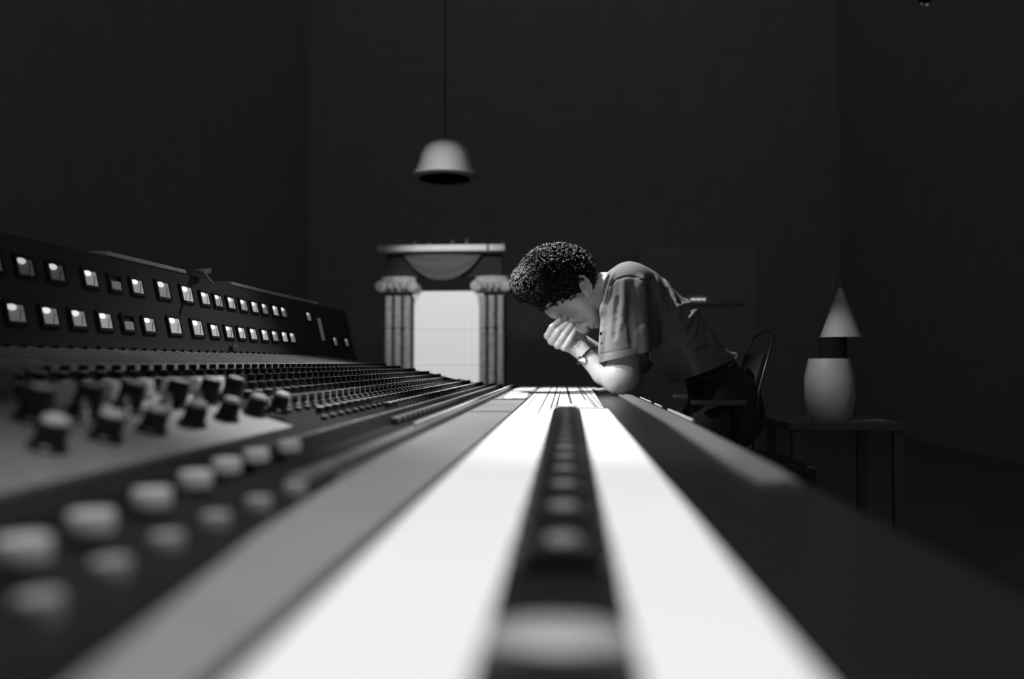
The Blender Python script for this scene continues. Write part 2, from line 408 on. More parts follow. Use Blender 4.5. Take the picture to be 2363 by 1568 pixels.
# fader channel
bm = bmesh.new(); box(bm, (-.0035, .86, DZ + .002), (.052, 1.5, .004), bev=.001); link('fader_channel', bm, M_gloss, con)
ys = [.19, .30, .395, .487, .575, .66, .742, .822, .90, .976, 1.05, 1.12, 1.19, 1.257, 1.32, 1.385, 1.445, 1.5]
for i, y in enumerate(ys):
    b = bmesh.new(); g = .085 if i < 8 else .06
    if i == 1: continue
    # rounded saddle shaped cap
    n = 14; L = g * .92; Wd = .052; rings = []
    for k in range(9):
        t = k / 8; yy = y - L / 2 + L * t; wv = Wd * (.74 + .26 * math.sin(PI * t)) / 2; hh = .006 + .005 * (abs(t - .5) * 2) ** 1.5
        if k in (0, 8): hh *= .75
        ring = [b.verts.new((-.0035 + wv * math.cos(PI * q / n) * (1 if True else 1), yy, DZ + .004 + hh * math.sin(PI * q / n) ** .6)) for q in range(n + 1)]
        rings.append(ring)
    for r1, r2 in zip(rings, rings[1:]):
        for q in range(n): b.faces.new([r1[q], r1[q + 1], r2[q + 1], r2[q]])
        b.faces.new([r1[0], r2[0], r2[n], r1[n]])
    b.faces.new(rings[0]); b.faces.new(rings[-1])
    k = autosmooth(link('fader_cap', b, M_gloss, con), 50)
    b = bmesh.new(); lathe(b, [(.0085, -.003), (.0085, .001), (.006, .0018), (0, .002)], c=(-.0035, y, DZ + .0098), seg=20, sy=1.6)
    autosmooth(link('cap_highlight', b, mat('highlight_grey', .22, .4), k)).location = (0, 0, 0)  # grey oval stands in for the lamp's reflection on the glossy cap
b = bmesh.new(); lathe(b, [(.024, 0), (.024, .006), (.019, .0085), (0, .0095)], c=(-.0035, .256, DZ + .004), seg=32, sy=.6)
tag(autosmooth(link('round_dial', b, mat('pale_plastic', .38, .5), con)), 'pale round dial in the black channel')
b = bmesh.new(); lathe(b, [(.02, 0), (.02, .008), (.016, .012), (0, .0135)], c=(-.0035, 1.565, DZ + .004), seg=24)
autosmooth(link('end_glare', b, mat('pearl_plastic', .7, .25), con))  # white round piece added in place of the glare at the channel's end
# armrest
def armx(y): return .163 + .010 * max(0, (1.0 - abs(y - 1.3)))
bm = bmesh.new(); rings = []
for i in range(31):
    y = .64 + (3.1 - .64) * i / 30; cx = armx(y); sc = 1 if i else .8
    prof = [(-.019, -.012), (-.019, .001), (-.0165, .0035), (-.0135, .0035), (-.012, .0015), (.004, .0045), (.016, .003), (.023, -.003), (.023, -.012)]
    rings.append([bm.verts.new((cx + a * sc, y, DZ + .002 + (c if c > 0 else c) * sc)) for a, c in prof])
for r1, r2 in zip(rings, rings[1:]):
    for q in range(len(r1)): bm.faces.new([r1[q], r1[(q + 1) % len(r1)], r2[(q + 1) % len(r1)], r2[q]])
bm.faces.new(rings[0]); bm.faces.new(rings[-1])
autosmooth(link('armrest', bm, M_leather, con), 60)
for a, c in ((1.27, 1.56), (1.67, 1.78), (1.86, 2.1)):
    bm = bmesh.new(); tube(bm, [(armx(a) + .022, a, DZ + .0055), (armx((a + c) / 2) + .022, (a + c) / 2, DZ + .0055), (armx(c) + .022, c, DZ + .0055)], .0022, 8); link('edge_trim', bm, mat('trim_highlight', .75, .3), con)  # pale pieces only where the metal trim catches light, highlight put into colour

# white strips on the desk
def strip(name, pts, z, th, m, label, cat, parent=None, group=None):
    """pts: (xl, xr, y)"""
    bm = bmesh.new(); top = []; bot = []
    L = [(xl, y) for xl, xr, y in pts] + [(xr, y) for xl, xr, y in reversed(pts)]
    a = [bm.verts.new((x, y, z)) for x, y in L]; b = [bm.verts.new((x, y, z + th)) for x, y in L]; n = len(L)
    for i in range(n): bm.faces.new([a[i], a[(i + 1) % n], b[(i + 1) % n], b[i]])
    bm.faces.new(a); bm.faces.new(b)
    o = link(name, bm, m, parent)
    if label: tag(o, label, cat, group)
    return o
lp = strip('paper_strip', [(-.097, -.0275, .1), (-.1, -.0275, .5), (-.102, -.0275, 1.3), (-.104, -.027, 3.16)], DZ + .0004, .0035, M_white,
      'long bright white paper strip on desk ledge, left of the black fader channel', 'paper strip')
lw = [(-.098, 3.12, -.086, 1.45, .0006), (-.064, 3.12, -.056, 1.45, .0011), (-.043, 3.14, -.036, 1.6, .0014)]
for x0, y0, x1, y1, w in lw:
    bm = bmesh.new(); d = DZ + .0040
    vs = [(x0 - w * 1.6, y0, d), (x0 + w * 1.6, y0, d), (x1 + w, y1, d), (x1 - w, y1, d)]
    a = [bm.verts.new(v) for v in vs]; q = bmesh.ops.extrude_face_region(bm, geom=[bm.faces.new(a)]); bmesh.ops.translate(bm, vec=(0, 0, .0004), verts=[v for v in q['geom'] if isinstance(v, bmesh.types.BMVert)])
    link('ruled_line', bm, M_ink, lp)
rp = strip('paper_strip', [(.0215, .073, .1), (.0215, .0765, .5), (.0215, .078, 1.3), (.021, .079, 1.62)], DZ + .0004, .0035, M_white,
      'wide white paper strip on desk ledge, right of the black fader channel', 'paper strip')
fp = strip('paper_strip', [(-.024, .072, 1.66), (-.026, .085, 3.16)], DZ + .0004, .003, M_white, 'white scribbled paper sheet at the far end of the desk under the bowed head', 'paper strip')
for x0, y0, x1, y1, w, m in ((-.008, 3.1, .006, 1.82, .003, M_ink), (.040, 3.12, .058, 1.68, .0045, mat('grey_tape', .3, .6)), (.034, 3.12, .042, 2.0, .0016, M_ink), (.060, 3.1, .070, 1.7, .002, MATS['grey_tape'])):
    bm = bmesh.new(); d = DZ + .0034
    a = [bm.verts.new(v) for v in [(x0 - w * 1.2, y0, d), (x0 + w * 1.2, y0, d), (x1 + w, y1, d), (x1 - w, y1, d)]]
    q = bmesh.ops.extrude_face_region(bm, geom=[bm.faces.new(a)]); bmesh.ops.translate(bm, vec=(0, 0, .0006), verts=[v for v in q['geom'] if isinstance(v, bmesh.types.BMVert)])
    link('tape_line', bm, m, fp)
def sheet(name, c, w, h, rz, m, label, amp=.003):
    bm = bmesh.new(); n = 10; g = {}
    for lay in (0, 1):
        for i in range(n + 1):
            for j in range(n + 1):
                u, v = i / n - .5, j / n - .5
                zz = amp * (1 + math.sin(7 * u + 4 * v + c[0] * 50) * math.cos(9 * v - 3 * u)) * .5
                p = Matrix.Rotation(rz, 3, 'Z') @ Vector((u * w, v * h, 0)); g[lay, i, j] = bm.verts.new((c[0] + p.x, c[1] + p.y, c[2] + zz + lay * .0006))
    for i in range(n):
        for j in range(n):
            for lay in (0, 1): bm.faces.new([g[lay, i, j], g[lay, i + 1, j], g[lay, i + 1, j + 1], g[lay, i, j + 1]])
    for i in range(n):
        bm.faces.new([g[0, i, 0], g[0, i + 1, 0], g[1, i + 1, 0], g[1, i, 0]]); bm.faces.new([g[0, i, n], g[0, i + 1, n], g[1, i + 1, n], g[1, i, n]])
        bm.faces.new([g[0, 0, i], g[0, 0, i + 1], g[1, 0, i + 1], g[1, 0, i]]); bm.faces.new([g[0, n, i], g[0, n, i + 1], g[1, n, i + 1], g[1, n, i]])
    return tag(link(name, bm, m, None, True), label, 'paper')
sheet('note_paper', (-.146, 2.28, DZ + .0035), .062, .5, .03, mat('grey_paper', .5, .7, noise=.3, scale=30), 'crumpled grey note paper on the ledge left of the white strips', .002)
sheet('note_paper', (-.15, 2.85, DZ + .0035), .066, .42, -.02, mat('light_paper', .75, .7, noise=.12, scale=20), 'pale note paper at the far end of the grey ledge', .0015)
sheet('note_paper', (.112, 2.82, DZ + .0005), .06, .34, .06, MATS['grey_paper'], 'crumpled grey paper scrap lying behind the resting elbow', .006)

# ------------------------------------------------------------------ alcove with columns
AY = 6.5
def cx(px, Y=AY): return U(px, 800, Y).x
def czz(py, Y=AY): return U(1000, py, Y).z
def clustered_column(px0, px1, label):
    xc = (cx(px0) + cx(px1)) / 2; w = cx(px1) - cx(px0)
    t = tag(empty('column', (xc, AY, 0)), label, 'column', 'stone columns of the alcove')
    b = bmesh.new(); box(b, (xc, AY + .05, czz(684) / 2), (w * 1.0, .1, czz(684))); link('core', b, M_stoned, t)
    for k in range(3):
        x = xc + (k - 1) * w * .34; r = w * .13
        zs = [0, .5, .503, .507, .51, 1.0, 1.003, 1.007, 1.01]
        b = bmesh.new(); top = czz(684); s = czz(760); prof = [(r * 1.15, .0), (r * 1.15, .12), (r, .14), (r, s - .012), (r * .8, s - .008), (r * .8, s + .008), (r, s + .012), (r, top - .02), (r * 1.1, top)]
        lathe(b, prof, c=(x, AY - .03, 0), seg=20); autosmooth(link('shaft', b, M_stone, t))
    z0, z1 = czz(682), czz(640); cw = w * 1.6
    b = bmesh.new()
    for s in (-1, 1):
        lathe(b, [(0, -.11), (.035, -.11), (.05, -.1), (.042, 0), (.05, .1), (.035, .11), (0, .11)], c=(xc + s * (cw / 2 - .05), AY, z0 + .065), seg=20, rot=Matrix.Rotation(PI / 2, 3, 'X'))
    link('volute', b, M_stone, t, True)
    b = bmesh.new()
    lathe(b, [(cw * .30, z0 + .03), (cw * .36, z0 + .07), (cw * .42, z1 - .03), (cw * .40, z1), (cw * .2, z1 + .005)], c=(xc, AY, 0), seg=28, sy=.6)
    for i in range(9):
        a = PI + PI * i / 8; lathe(b, [(0, 0), (.018, .01), (.022, .05), (0, .07)], c=(xc + cw * .38 * math.cos(a), AY + cw * .25 * math.sin(a), z0 + .04), seg=10)
    autosmooth(link('capital', b, M_stone, t)); return t
clustered_column(888, 950, 'left stone column of three slim shafts, capital above the console end')
clustered_column(1106, 1166, 'right stone column of three slim shafts, between glowing panel and the man')
bm = bmesh.new(); x0, x1 = cx(944), cx(1112); z1 = czz(669)
n = 8; rr = .05; pts = [(x0, .3), (x1, .3), (x1, z1 - rr)] + [(x1 - rr + rr * math.cos(a), z1 - rr + rr * math.sin(a)) for a in [PI / 2 * i / n for i in range(1, n + 1)]] + [(x0 + rr - rr * math.sin(a), z1 - rr + rr * math.cos(a)) for a in [PI / 2 * i / n for i in range(0, n + 1)]]
prismY(bm, pts, AY + .14, AY + .16)
gp = tag(empty('glowing_panel', ((x0 + x1) / 2, AY + .15, .3)), 'tall glowing white panel between the two stone columns', 'lit panel')
link('diffuser', bm, M_lit, gp)
bm = bmesh.new()
for py in (758, 842): box(bm, ((x0 + x1) / 2, AY + .135, czz(py)), (x1 - x0, .008, .005))
box(bm, (cx(1083), AY + .135, .8), (.005, .008, 1.0)); link('glazing_bar', bm, mat('bar_glow', .4, .6, emit=.26), gp)  # bars given a faint glow, standing in for light through the panel
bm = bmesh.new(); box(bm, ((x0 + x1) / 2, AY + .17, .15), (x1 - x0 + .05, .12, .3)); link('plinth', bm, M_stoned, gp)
bm = bmesh.new(); xa, xb = cx(878), cx(1168); box(bm, ((xa + xb) / 2, AY - .02, (czz(571) + czz(585)) / 2), (xb - xa, .24, czz(571) - czz(585)), bev=.006)
lin = tag(empty('lintel_shelf', ((xa + xb) / 2, AY, czz(585))), 'bright pale lintel shelf spanning the two columns', 'lintel')
link('slab', bm, mat('lintel_paint', .8, .7, noise=.05), lin)
bm = bmesh.new(); box(bm, (cx(1129), AY - .145, (czz(571) + czz(585)) / 2), (.012, .02, .055)); link('joint', bm, M_stoned, lin)
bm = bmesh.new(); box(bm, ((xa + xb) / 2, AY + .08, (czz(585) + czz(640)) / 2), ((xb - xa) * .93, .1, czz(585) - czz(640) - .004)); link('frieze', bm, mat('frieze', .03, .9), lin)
# draped swag
bm = bmesh.new(); n = 28; m_ = 10; g = {}
xl, xr = cx(930), cx(1112); zt = czz(587); 
for i in range(n + 1):
    u = i / n; dep = (czz(587) - czz(645)) * (1 - abs(2 * u - 1) ** 2.2)
    for j in range(m_ + 1):
        v = j / m_
        for lay in (0, 1): g[lay, i, j] = bm.verts.new((xl + (xr - xl) * u, AY + .0 - lay * .02 - .018 * math.sin(v * 12 + u * 2) * .5 - .02 * math.sin(PI * u), zt - (.01 + dep) * v))
for i in range(n):
    for j in range(m_):
        for lay in (0, 1): bm.faces.new([g[lay, i, j], g[lay, i + 1, j], g[lay, i + 1, j + 1], g[lay, i, j + 1]])
    bm.faces.new([g[0, i, m_], g[0, i + 1, m_], g[1, i + 1, m_], g[1, i, m_]])
tag(link('swag_curtain', bm, M_cloth, None, True), 'dim grey swag of cloth hanging under the lintel shelf', 'curtain')
for px, hh in ((958, .05), (992, .04), (1045, .05), (1078, .06), (1161, .04)):
    bm = bmesh.new(); lathe(bm, [(0, 0), (.02, 0), (.016, .015), (.022, hh * .5), (.008, hh * .8), (.012, hh), (0, hh)], c=(cx(px), AY - .03, czz(571)), seg=14)
    tag(autosmooth(link('ornament', bm, mat('ornament_clay', .12, .6))), {958: 'small dark ornament, leftmost on the lintel shelf', 992: 'small dark ornament, second from left on the lintel shelf', 1045: 'small dark ornament, middle of the lintel shelf', 1078: 'small dark ornament, fourth from left on the lintel shelf', 1161: 'small dark ornament at the right end of the lintel shelf'}[px], 'ornament', 'ornaments on the lintel shelf')

# ------------------------------------------------------------------ bell shade made up for a glow on the wall
PY = 5.0; c = U(1026, 410, PY); k = PY / FPX
pl = tag(empty('wall_glow_bell', (c.x, c.y, c.z)), 'white bell shaped shade made up for a glow on the wall above the alcove', 'lamp')
bm = bmesh.new(); lathe(bm, [(80 * k, 0), (70 * k, 14 * k), (62 * k, 32 * k), (58 * k, 50 * k), (50 * k, 68 * k), (36 * k, 80 * k), (18 * k, 86 * k), (6 * k, 88 * k)], c=c, seg=48)
autosmooth(link('shade', bm, M_shade, pl), 60)
bm = bmesh.new(); lathe(bm, [(81 * k, -3 * k), (81 * k, 0), (60 * k, 0), (60 * k, -3 * k)], c=c, seg=48); link('rim', bm, M_stoned, pl)
bm = bmesh.new(); tube(bm, [c + Vector((0, 0, 86 * k)), c + Vector((0, 0, 2.2))], .004, 8); link('cord', bm, M_panel, pl)
# ------------------------------------------------------------------ lamp-like form built for a pale patch in the dark corner
QY = 3.0; k = QY / FPX; c = U(1915, 968, QY)
vl = tag(empty('lamp_like_form', (c.x, c.y, c.z)), 'pale lamp-like form of cone and rounded body in the dark right corner', 'lamp')
bm = bmesh.new(); lathe(bm, [(0, 0), (40 * k, 0), (47 * k, 12 * k), (54 * k, 50 * k), (53 * k, 95 * k), (44 * k, 136 * k), (0, 137 * k)], c=c, seg=40)
autosmooth(link('body', bm, M_cer, vl), 50)
bm = bmesh.new(); lathe(bm, [(30 * k, 137 * k), (30 * k, 184 * k)], c=c + Vector((8 * k, 0, 0)), seg=30); link('neck', bm, M_panel, vl)
bm = bmesh.new(); c2 = c + Vector((26 * k, 0, 184 * k)); lathe(bm, [(44 * k, 0), (30 * k, 40 * k), (12 * k, 88 * k), (4 * k, 110 * k), (0, 112 * k)], c=c2, seg=40); autosmooth(link('lamp_shade', bm, M_cer, vl), 60)
bm = bmesh.new(); tube(bm, [U(1919, 676, QY), U(1925, 640, QY)], [.0016, .003], 8); tube(bm, [U(1933, 700, QY), U(1919, 676, QY)], .0012, 6); link('thin_streak', bm, M_alu, vl)  # thin rods stand in for a highlight streak
tb = tag(empty('side_table', (c.x, c.y, 0)), 'dark side table under the pale corner form', 'table')
bm = bmesh.new(); box(bm, (c.x, c.y, c.z - .0125), (.4, .4, .025), bev=.004); link('table_top', bm, mat('table_grey', .16, .9, spec=.1), tb)
for sx in (-1, 1):
    for sy in (-1, 1):
        bm = bmesh.new(); box(bm, (c.x + sx * .17, c.y + sy * .17, (c.z - .025) / 2), (.03, .03, c.z - .025)); link('leg', bm, MATS['table_grey'], tb)
# ------------------------------------------------------------------ equipment rack with tiny lights behind the man
RY = 4.2; c = U(1612, 691, RY)
M_rack = mat('rack_grey', .28, .9, spec=.1)
rk = tag(empty('equipment_rack', (c.x, RY + .25, 0)), 'dark equipment rack behind the man showing a row of tiny lights', 'rack')
bm = bmesh.new(); box(bm, (c.x, RY + .3, .75), (.6, .55, 1.5), bev=.01); link('cabinet', bm, M_rack, rk)
bm = bmesh.new(); box(bm, (c.x, RY + .02, c.z), (.48, .02, .05), bev=.002); link('face_plate', bm, M_rack, rk)
for i in range(8):
    p = U(1596 + i * 4.3, 691, RY); bm = bmesh.new(); box(bm, (p.x, RY + .006, p.z), (.004, .008, .010 if i % 3 == 1 else .006)); link('indicator_light', bm, M_led, rk)
for px, py, w, lab in ((2127, 6, .012, 'tiny bright glint high on the right, the rounder one'), (2139, 8, .02, 'tiny bright glint high on the right, the longer one')):
    p = U(px, py, 5.0); bm = bmesh.new(); lathe(bm, [(0, -.006), (.012, -.004), (.012, 0), (.02, .004), (.02, .03), (0, .032)], c=p, seg=16)
    f = tag(empty('ceiling_fitting', p), lab + ' ceiling fitting', 'light fitting'); link('housing', bm, M_panel, f)
    bm = bmesh.new(); lathe(bm, [(0, -.010), (w * .3, -.008), (w * .3, -.005), (0, -.005)], c=p, seg=12, sx=1.6); link('lens', bm, mat('dim_lens', .4, .5, emit=.22), f)
    bm = bmesh.new(); tube(bm, [p + Vector((0, 0, .03)), p + Vector((0, 0, 1.5))], .005, 8); link('stem', bm, M_panel, f)

# ------------------------------------------------------------------ signed distance modelling for the figure
def V3(p): return np.array(p, dtype=np.float32)
class Field:
    def __init__(s, lo, hi, h):
        s.lo = np.array(lo, float); s.h = h; s.n = np.ceil((np.array(hi) - s.lo) / h).astype(int) + 1
        ax = [s.lo[i] + np.arange(s.n[i]) * h for i in range(3)]
        s.ax = [a.astype(np.float32) for a in ax]
        s.D = np.full(s.n, 1.0, np.float32)
    def sub(s, lo, hi):
        sl = tuple(slice(max(0, int((lo[i] - s.lo[i]) / s.h)), max(0, min(s.n[i], int((hi[i] - s.lo[i]) / s.h) + 2))) for i in range(3))
        return sl, s.ax[0][sl[0]][:, None, None], s.ax[1][sl[1]][None, :, None], s.ax[2][sl[2]][None, None, :]
    def op(s, fn, lo, hi, k=.01, mode='add'):
        m = k + .03
        sl, X, Y, Z = s.sub([lo[i] - m for i in range(3)], [hi[i] + m for i in range(3)])
        if any(q.stop <= q.start for q in sl): return
        d = fn(X, Y, Z).astype(np.float32); A = s.D[sl]
        if mode == 'add':
            hh = np.clip(.5 + .5 * (A - d) / k, 0, 1); s.D[sl] = A * (1 - hh) + d * hh - k * hh * (1 - hh)
        elif mode == 'sub':
            d = -d; hh = np.clip(.5 - .5 * (A - d) / k, 0, 1); s.D[sl] = A * (1 - hh) + d * hh + k * hh * (1 - hh)
        elif mode == 'cut': s.D[sl] = np.maximum(A, d)
    def cap(s, a, b, ra, rb=None, k=.01, mode='add', sy=1.0):
        a = V3(a); b = V3(b); rb = ra if rb is None else rb
        if sy != 1: a = a.copy(); b = b.copy()
        ba = b - a; L2 = float((ba * ba).sum()) + 1e-12
        def fn(X, Y, Z):
            px, py, pz = X - a[0], Y - a[1], Z - a[2]
            t = np.clip((px * ba[0] + py * ba[1] + pz * ba[2]) / L2, 0, 1)
            return np.sqrt((px - ba[0] * t) ** 2 + ((py - ba[1] * t) / sy) ** 2 + (pz - ba[2] * t) ** 2) - (ra + (rb - ra) * t)
        r = max(ra, rb) * max(1, sy); s.op(fn, np.minimum(a, b) - r, np.maximum(a, b) + r, k, mode)
    def ell(s, c, r, k=.01, mode='add', rot=None):
        c = V3(c); r = np.array(r, float); A = np.array(rot.transposed()) if rot is not None else np.eye(3)
        def fn(X, Y, Z):
            x, y, z = X - c[0], Y - c[1], Z - c[2]
            u = A[0, 0] * x + A[0, 1] * y + A[0, 2] * z; v = A[1, 0] * x + A[1, 1] * y + A[1, 2] * z; w = A[2, 0] * x + A[2, 1] * y + A[2, 2] * z
            k0 = np.sqrt((u / r[0]) ** 2 + (v / r[1]) ** 2 + (w / r[2]) ** 2); k1 = np.sqrt((u / r[0] ** 2) ** 2 + (v / r[1] ** 2) ** 2 + (w / r[2] ** 2) ** 2)
            return k0 * (k0 - 1) / np.maximum(k1, 1e-6)
        R_ = r.max(); s.op(fn, c - R_, c + R_, k, mode)
    def val(s, p):
        i = ((np.array(p) - s.lo) / s.h); i0 = np.clip(i.astype(int), 0, s.n - 2); f = i - i0; v = 0
        for a in (0, 1):
            for b in (0, 1):
                for c in (0, 1):
                    v += s.D[i0[0] + a, i0[1] + b, i0[2] + c] * (f[0] if a else 1 - f[0]) * (f[1] if b else 1 - f[1]) * (f[2] if c else 1 - f[2])
        return v
    def hit(s, px, py, y0, y1):
        """first surface point seen from the camera through a pixel"""
        y = y0
        while y < y1:
            p = U(px, py, y)
            if s.val(p) < 0: return p
            y += .003
        return None
    def ridge(s, pix, r, y0, y1, depth=.0, mode='add', k=.008, taper=True):
        P_ = []
        for (a, b), (c, d) in zip(pix, pix[1:]):
            m = max(2, int(math.hypot(c - a, d - b) / 8))
            for i in range(m): P_.append((a + (c - a) * i / m, b + (d - b) * i / m))
        P_.append(pix[-1]); Q = [s.hit(x, y, y0, y1) for x, y in P_]
        n = len(Q)
        for i in range(n - 1):
            if Q[i] is None or Q[i + 1] is None or (Q[i] - Q[i + 1]).length > .05: continue
            f = lambda t: r * (.45 + .55 * math.sin(PI * (t * .9 + .05))) if taper else r
            a = Q[i] + Vector((0, depth, 0)); b = Q[i + 1] + Vector((0, depth, 0)); s.cap(a, b, f(i / n), f((i + 1) / n), k, mode)
    def mesh(s, name, smooth=1):
        D = s.D; n = s.n; ins = D < 0
        c = np.zeros(np.array(n) - 1, np.int8)
        for a in (0, 1):
            for b in (0, 1):
                for d in (0, 1): c += ins[a:n[0] - 1 + a, b:n[1] - 1 + b, d:n[2] - 1 + d]
        act = (c > 0) & (c < 8); idx = np.argwhere(act); num = len(idx)
        lut = np.full(act.shape, -1, np.int64); lut[act] = np.arange(num)
        acc = np.zeros((num, 3)); cnt = np.zeros(num)
        cor = [(a, b, d) for a in (0, 1) for b in (0, 1) for d in (0, 1)]
        for A in cor:
            for ax in range(3):
                if A[ax] == 1: continue
                B = list(A); B[ax] = 1
                va = D[idx[:, 0] + A[0], idx[:, 1] + A[1], idx[:, 2] + A[2]]; vb = D[idx[:, 0] + B[0], idx[:, 1] + B[1], idx[:, 2] + B[2]]
                m = (va < 0) != (vb < 0); t = np.where(m, va / np.where(m, va - vb, 1), 0)
                p = np.tile(np.array(A, float), (num, 1)); p[:, ax] += t; acc[m] += p[m]; cnt[m] += 1
        pos = s.lo + (idx + acc / cnt[:, None]) * s.h
        F = []
        for ax in range(3):
            o1, o2 = [(1, 2), (2, 0), (0, 1)][ax]
            sa = [slice(1, n[i] - 1) for i in range(3)]; sb = list(sa); sa[ax] = slice(0, n[ax] - 1); sb[ax] = slice(1, n[ax])
            ia = ins[tuple(sa)]; ib = ins[tuple(sb)]; e = np.argwhere(ia != ib)
            if not len(e): continue
            flip = ia[e[:, 0], e[:, 1], e[:, 2]]
            g = e.copy(); g[:, o1] += 1; g[:, o2] += 1   # grid vertex index of edge start
            def L(d1, d2):
                q = g.copy(); q[:, o1] -= d1; q[:, o2] -= d2; return lut[q[:, 0], q[:, 1], q[:, 2]]
            quad = np.stack([L(0, 0), L(1, 0), L(1, 1), L(0, 1)], 1); quad[~flip] = quad[~flip][:, ::-1]; F.append(quad)
        F = np.concatenate(F)
        F = F[(F >= 0).all(1)]
        me = bpy.data.meshes.new(name); me.from_pydata(pos.tolist(), [], F.tolist()); me.validate()
        for _ in range(1):
            bm = bmesh.new(); bm.from_mesh(me)
            for q in range(smooth): bmesh.ops.smooth_vert(bm, verts=bm.verts[:], factor=.5, use_axis_x=True, use_axis_y=True, use_axis_z=True)
            for f in bm.faces: f.smooth = True
            bm.to_mesh(me); bm.free()
        return me

# ------------------------------------------------------------------ the man
pers = tag(empty('person', (.5, 2.58, 0)), 'person in grey t-shirt hunched over the console with one hand over the face', 'person')
HY = 2.52; NY_ = 2.36
B = Field((-.13, 2.26, .795), (.52, 2.92, 1.27), .0023)
# cranium and face
B.ell(U(1290, 650, HY), (.100, .078, .090), .02, rot=Matrix.Rotation(R(15), 3, 'Y'))
B.ell(U(1318, 700, HY), (.070, .064, .060), .03)
B.ell(U(1282, 712, HY), (.034, .052, .030), .02)                # forehead
B.cap(U(1340, 700, HY - .045), U(1370, 735, HY - .02), .026, .018, .02)   # jaw sides
B.cap(U(1340, 700, HY + .045), U(1370, 735, HY + .02), .026, .018, .02)
B.ell(U(1350, 722, HY), (.042, .045, .032), .02)                # muzzle
B.ell(U(1380, 742, HY), (.019, .022, .018), .012); B.ell(U(1366, 744, HY), (.026, .028, .018), .012)               # chin
B.cap(U(1312, 738, HY), U(1349, 760, HY), .009, .013, .008)     # nose
B.ell(U(1353, 762, HY), (.011, .014, .0105), .004)
for s in (-1, 1): B.ell(U(1352, 752, HY + s * .012), (.009, .008, .008), .005)
B.cap(U(1361, 751, HY - .016), U(1361, 751, HY + .016), .004, .004, .004)
B.cap(U(1367, 755, HY - .016), U(1367, 755, HY + .016), .0055, .0055, .005)   # lips
B.cap(U(1378, 753, HY - .014), U(1378, 753, HY + .014), .006, .006, .005)
B.cap(U(1372, 760, HY - .02), U(1372, 760, HY + .02), .0022, .0022, .002, 'sub')
for s in (-1, 1):
    B.ell(U(1302, 738, HY + s * .031), (.017, .016, .010), .008, 'sub')     # eye sockets
    B.ell(U(1304, 735, HY + s * .031), (.012, .012, .011), .003)            # lids
    B.cap(U(1288, 735, HY + s * .015), U(1291, 730, HY + s * .045), .006, .005, .006)   # brow
# ear (near side) and far ear
for s, yy in ((-1, HY - .075), (1, HY + .075)):
    B.ell(U(1351, 662, yy), (.017, .009, .030), .006, rot=Matrix.Rotation(R(-28), 3, 'Y'))
    ep = [(1336, 645), (1338, 637), (1347, 638), (1357, 647), (1364, 660), (1365, 672), (1360, 681)]
    for a, b in zip(ep, ep[1:]): B.cap(U(a[0], a[1], yy + s * .009), U(b[0], b[1], yy + s * .009), .0036, .0036, .003)
    for a, b in (((1344, 650), (1352, 660)), ((1352, 660), (1356, 672)), ((1343, 664), (1347, 672))): B.cap(U(*a, yy + s * .008), U(*b, yy + s * .008), .0026, .0026, .002)
    B.ell(U(1347, 660, yy + s * .011), (.006, .007, .010), .003, 'sub', rot=Matrix.Rotation(R(-28), 3, 'Y'))
    B.ell(U(1356, 681, yy + s * .004), (.008, .005, .008), .004)
# neck
B.cap(U(1345, 672, HY + .01), U(1440, 672, HY + .03), .056, .062, .02)
B.cap(U(1365, 690, HY - .03), U(1425, 690, HY), .025, .03, .02)
# inner torso
B.cap(U(1470, 700, 2.60), U(1590, 800, 2.60), .075, .075, .03, sy=1.5)
# near arm
SH = U(1452, 668, 2.42); EL = U(1438, 872, 2.365)
B.cap(SH, EL, .044, .044, .02)
B.ell(U(1430, 868, 2.362), (.050, .046, .052), .02)
EL2 = U(1420, 888, 2.362)
B.cap(U(1432, 884, 2.362), U(1425, 893, 2.36), .026, .022, .02)
WR = U(1337, 806, 2.425)
mid = U(1392, 862, 2.405)
B.cap(U(1420, 882, 2.375), mid, .032, .033, .008); B.cap(mid, WR, .033, .0245, .012)
# far arm
SF = U(1470, 690, 2.80); EF = Vector((SF.x - .02, 2.80, DZ + .045)); B.cap(SF, EF, .048, .043, .02); WF = U(1345, 790, 2.66); B.cap(EF, WF, .04, .025, .012)
B.ell(WF + Vector((-.03, -.02, .02)), (.04, .02, .03), .01)
for q in range(4): B.cap(WF + Vector((-.04, -.03, .005 + q * .014)), WF + Vector((-.075, -.06, .02 + q * .014)), .009, .007, .004)
# near hand: palm behind, four fingers folded up toward the eyes
palm = U(1305, 790, 2.437)
B.cap(WR, U(1312, 794, 2.432), .025, .024, .012, sy=.8)
B.ell(U(1300, 790, 2.432), (.036, .017, .024), .008, rot=Matrix.Rotation(R(20), 3, 'Y'))
fing = [((1285, 782), (1264, 776), (1274, 756), (1290, 742), .0106), ((1293, 789), (1273, 788), (1287, 766), (1307, 749), .0112),
        ((1302, 795), (1287, 797), (1301, 775), (1318, 752), .0108), ((1311, 799), (1302, 803), (1315, 783), (1326, 763), .0098)]
for i, (m0, p0, d0, t0, r) in enumerate(fing):
    a = U(*m0, 2.43); b = U(*p0, 2.405); c = U(*d0, 2.398); d = U(*t0, 2.412)
    B.cap(a, b, r * 1.12, r * 1.08, .004); B.cap(b, c, r * 1.06, r, .003); B.cap(c, d, r, r * .86, .0025); B.ell(b, (r * 1.13,) * 3, .002)
for a, b in zip(fing, fing[1:]):       # creases between the fingers
    q = [((a[j][0] + b[j][0]) / 2, (a[j][1] + b[j][1]) / 2) for j in (1, 2, 3)]
    B.cap(U(*q[0], 2.3925), U(*q[1], 2.3855), .0020, .0020, .002, 'sub'); B.cap(U(*q[1], 2.3855), U(*q[2], 2.400), .0024, .0022, .002, 'sub')
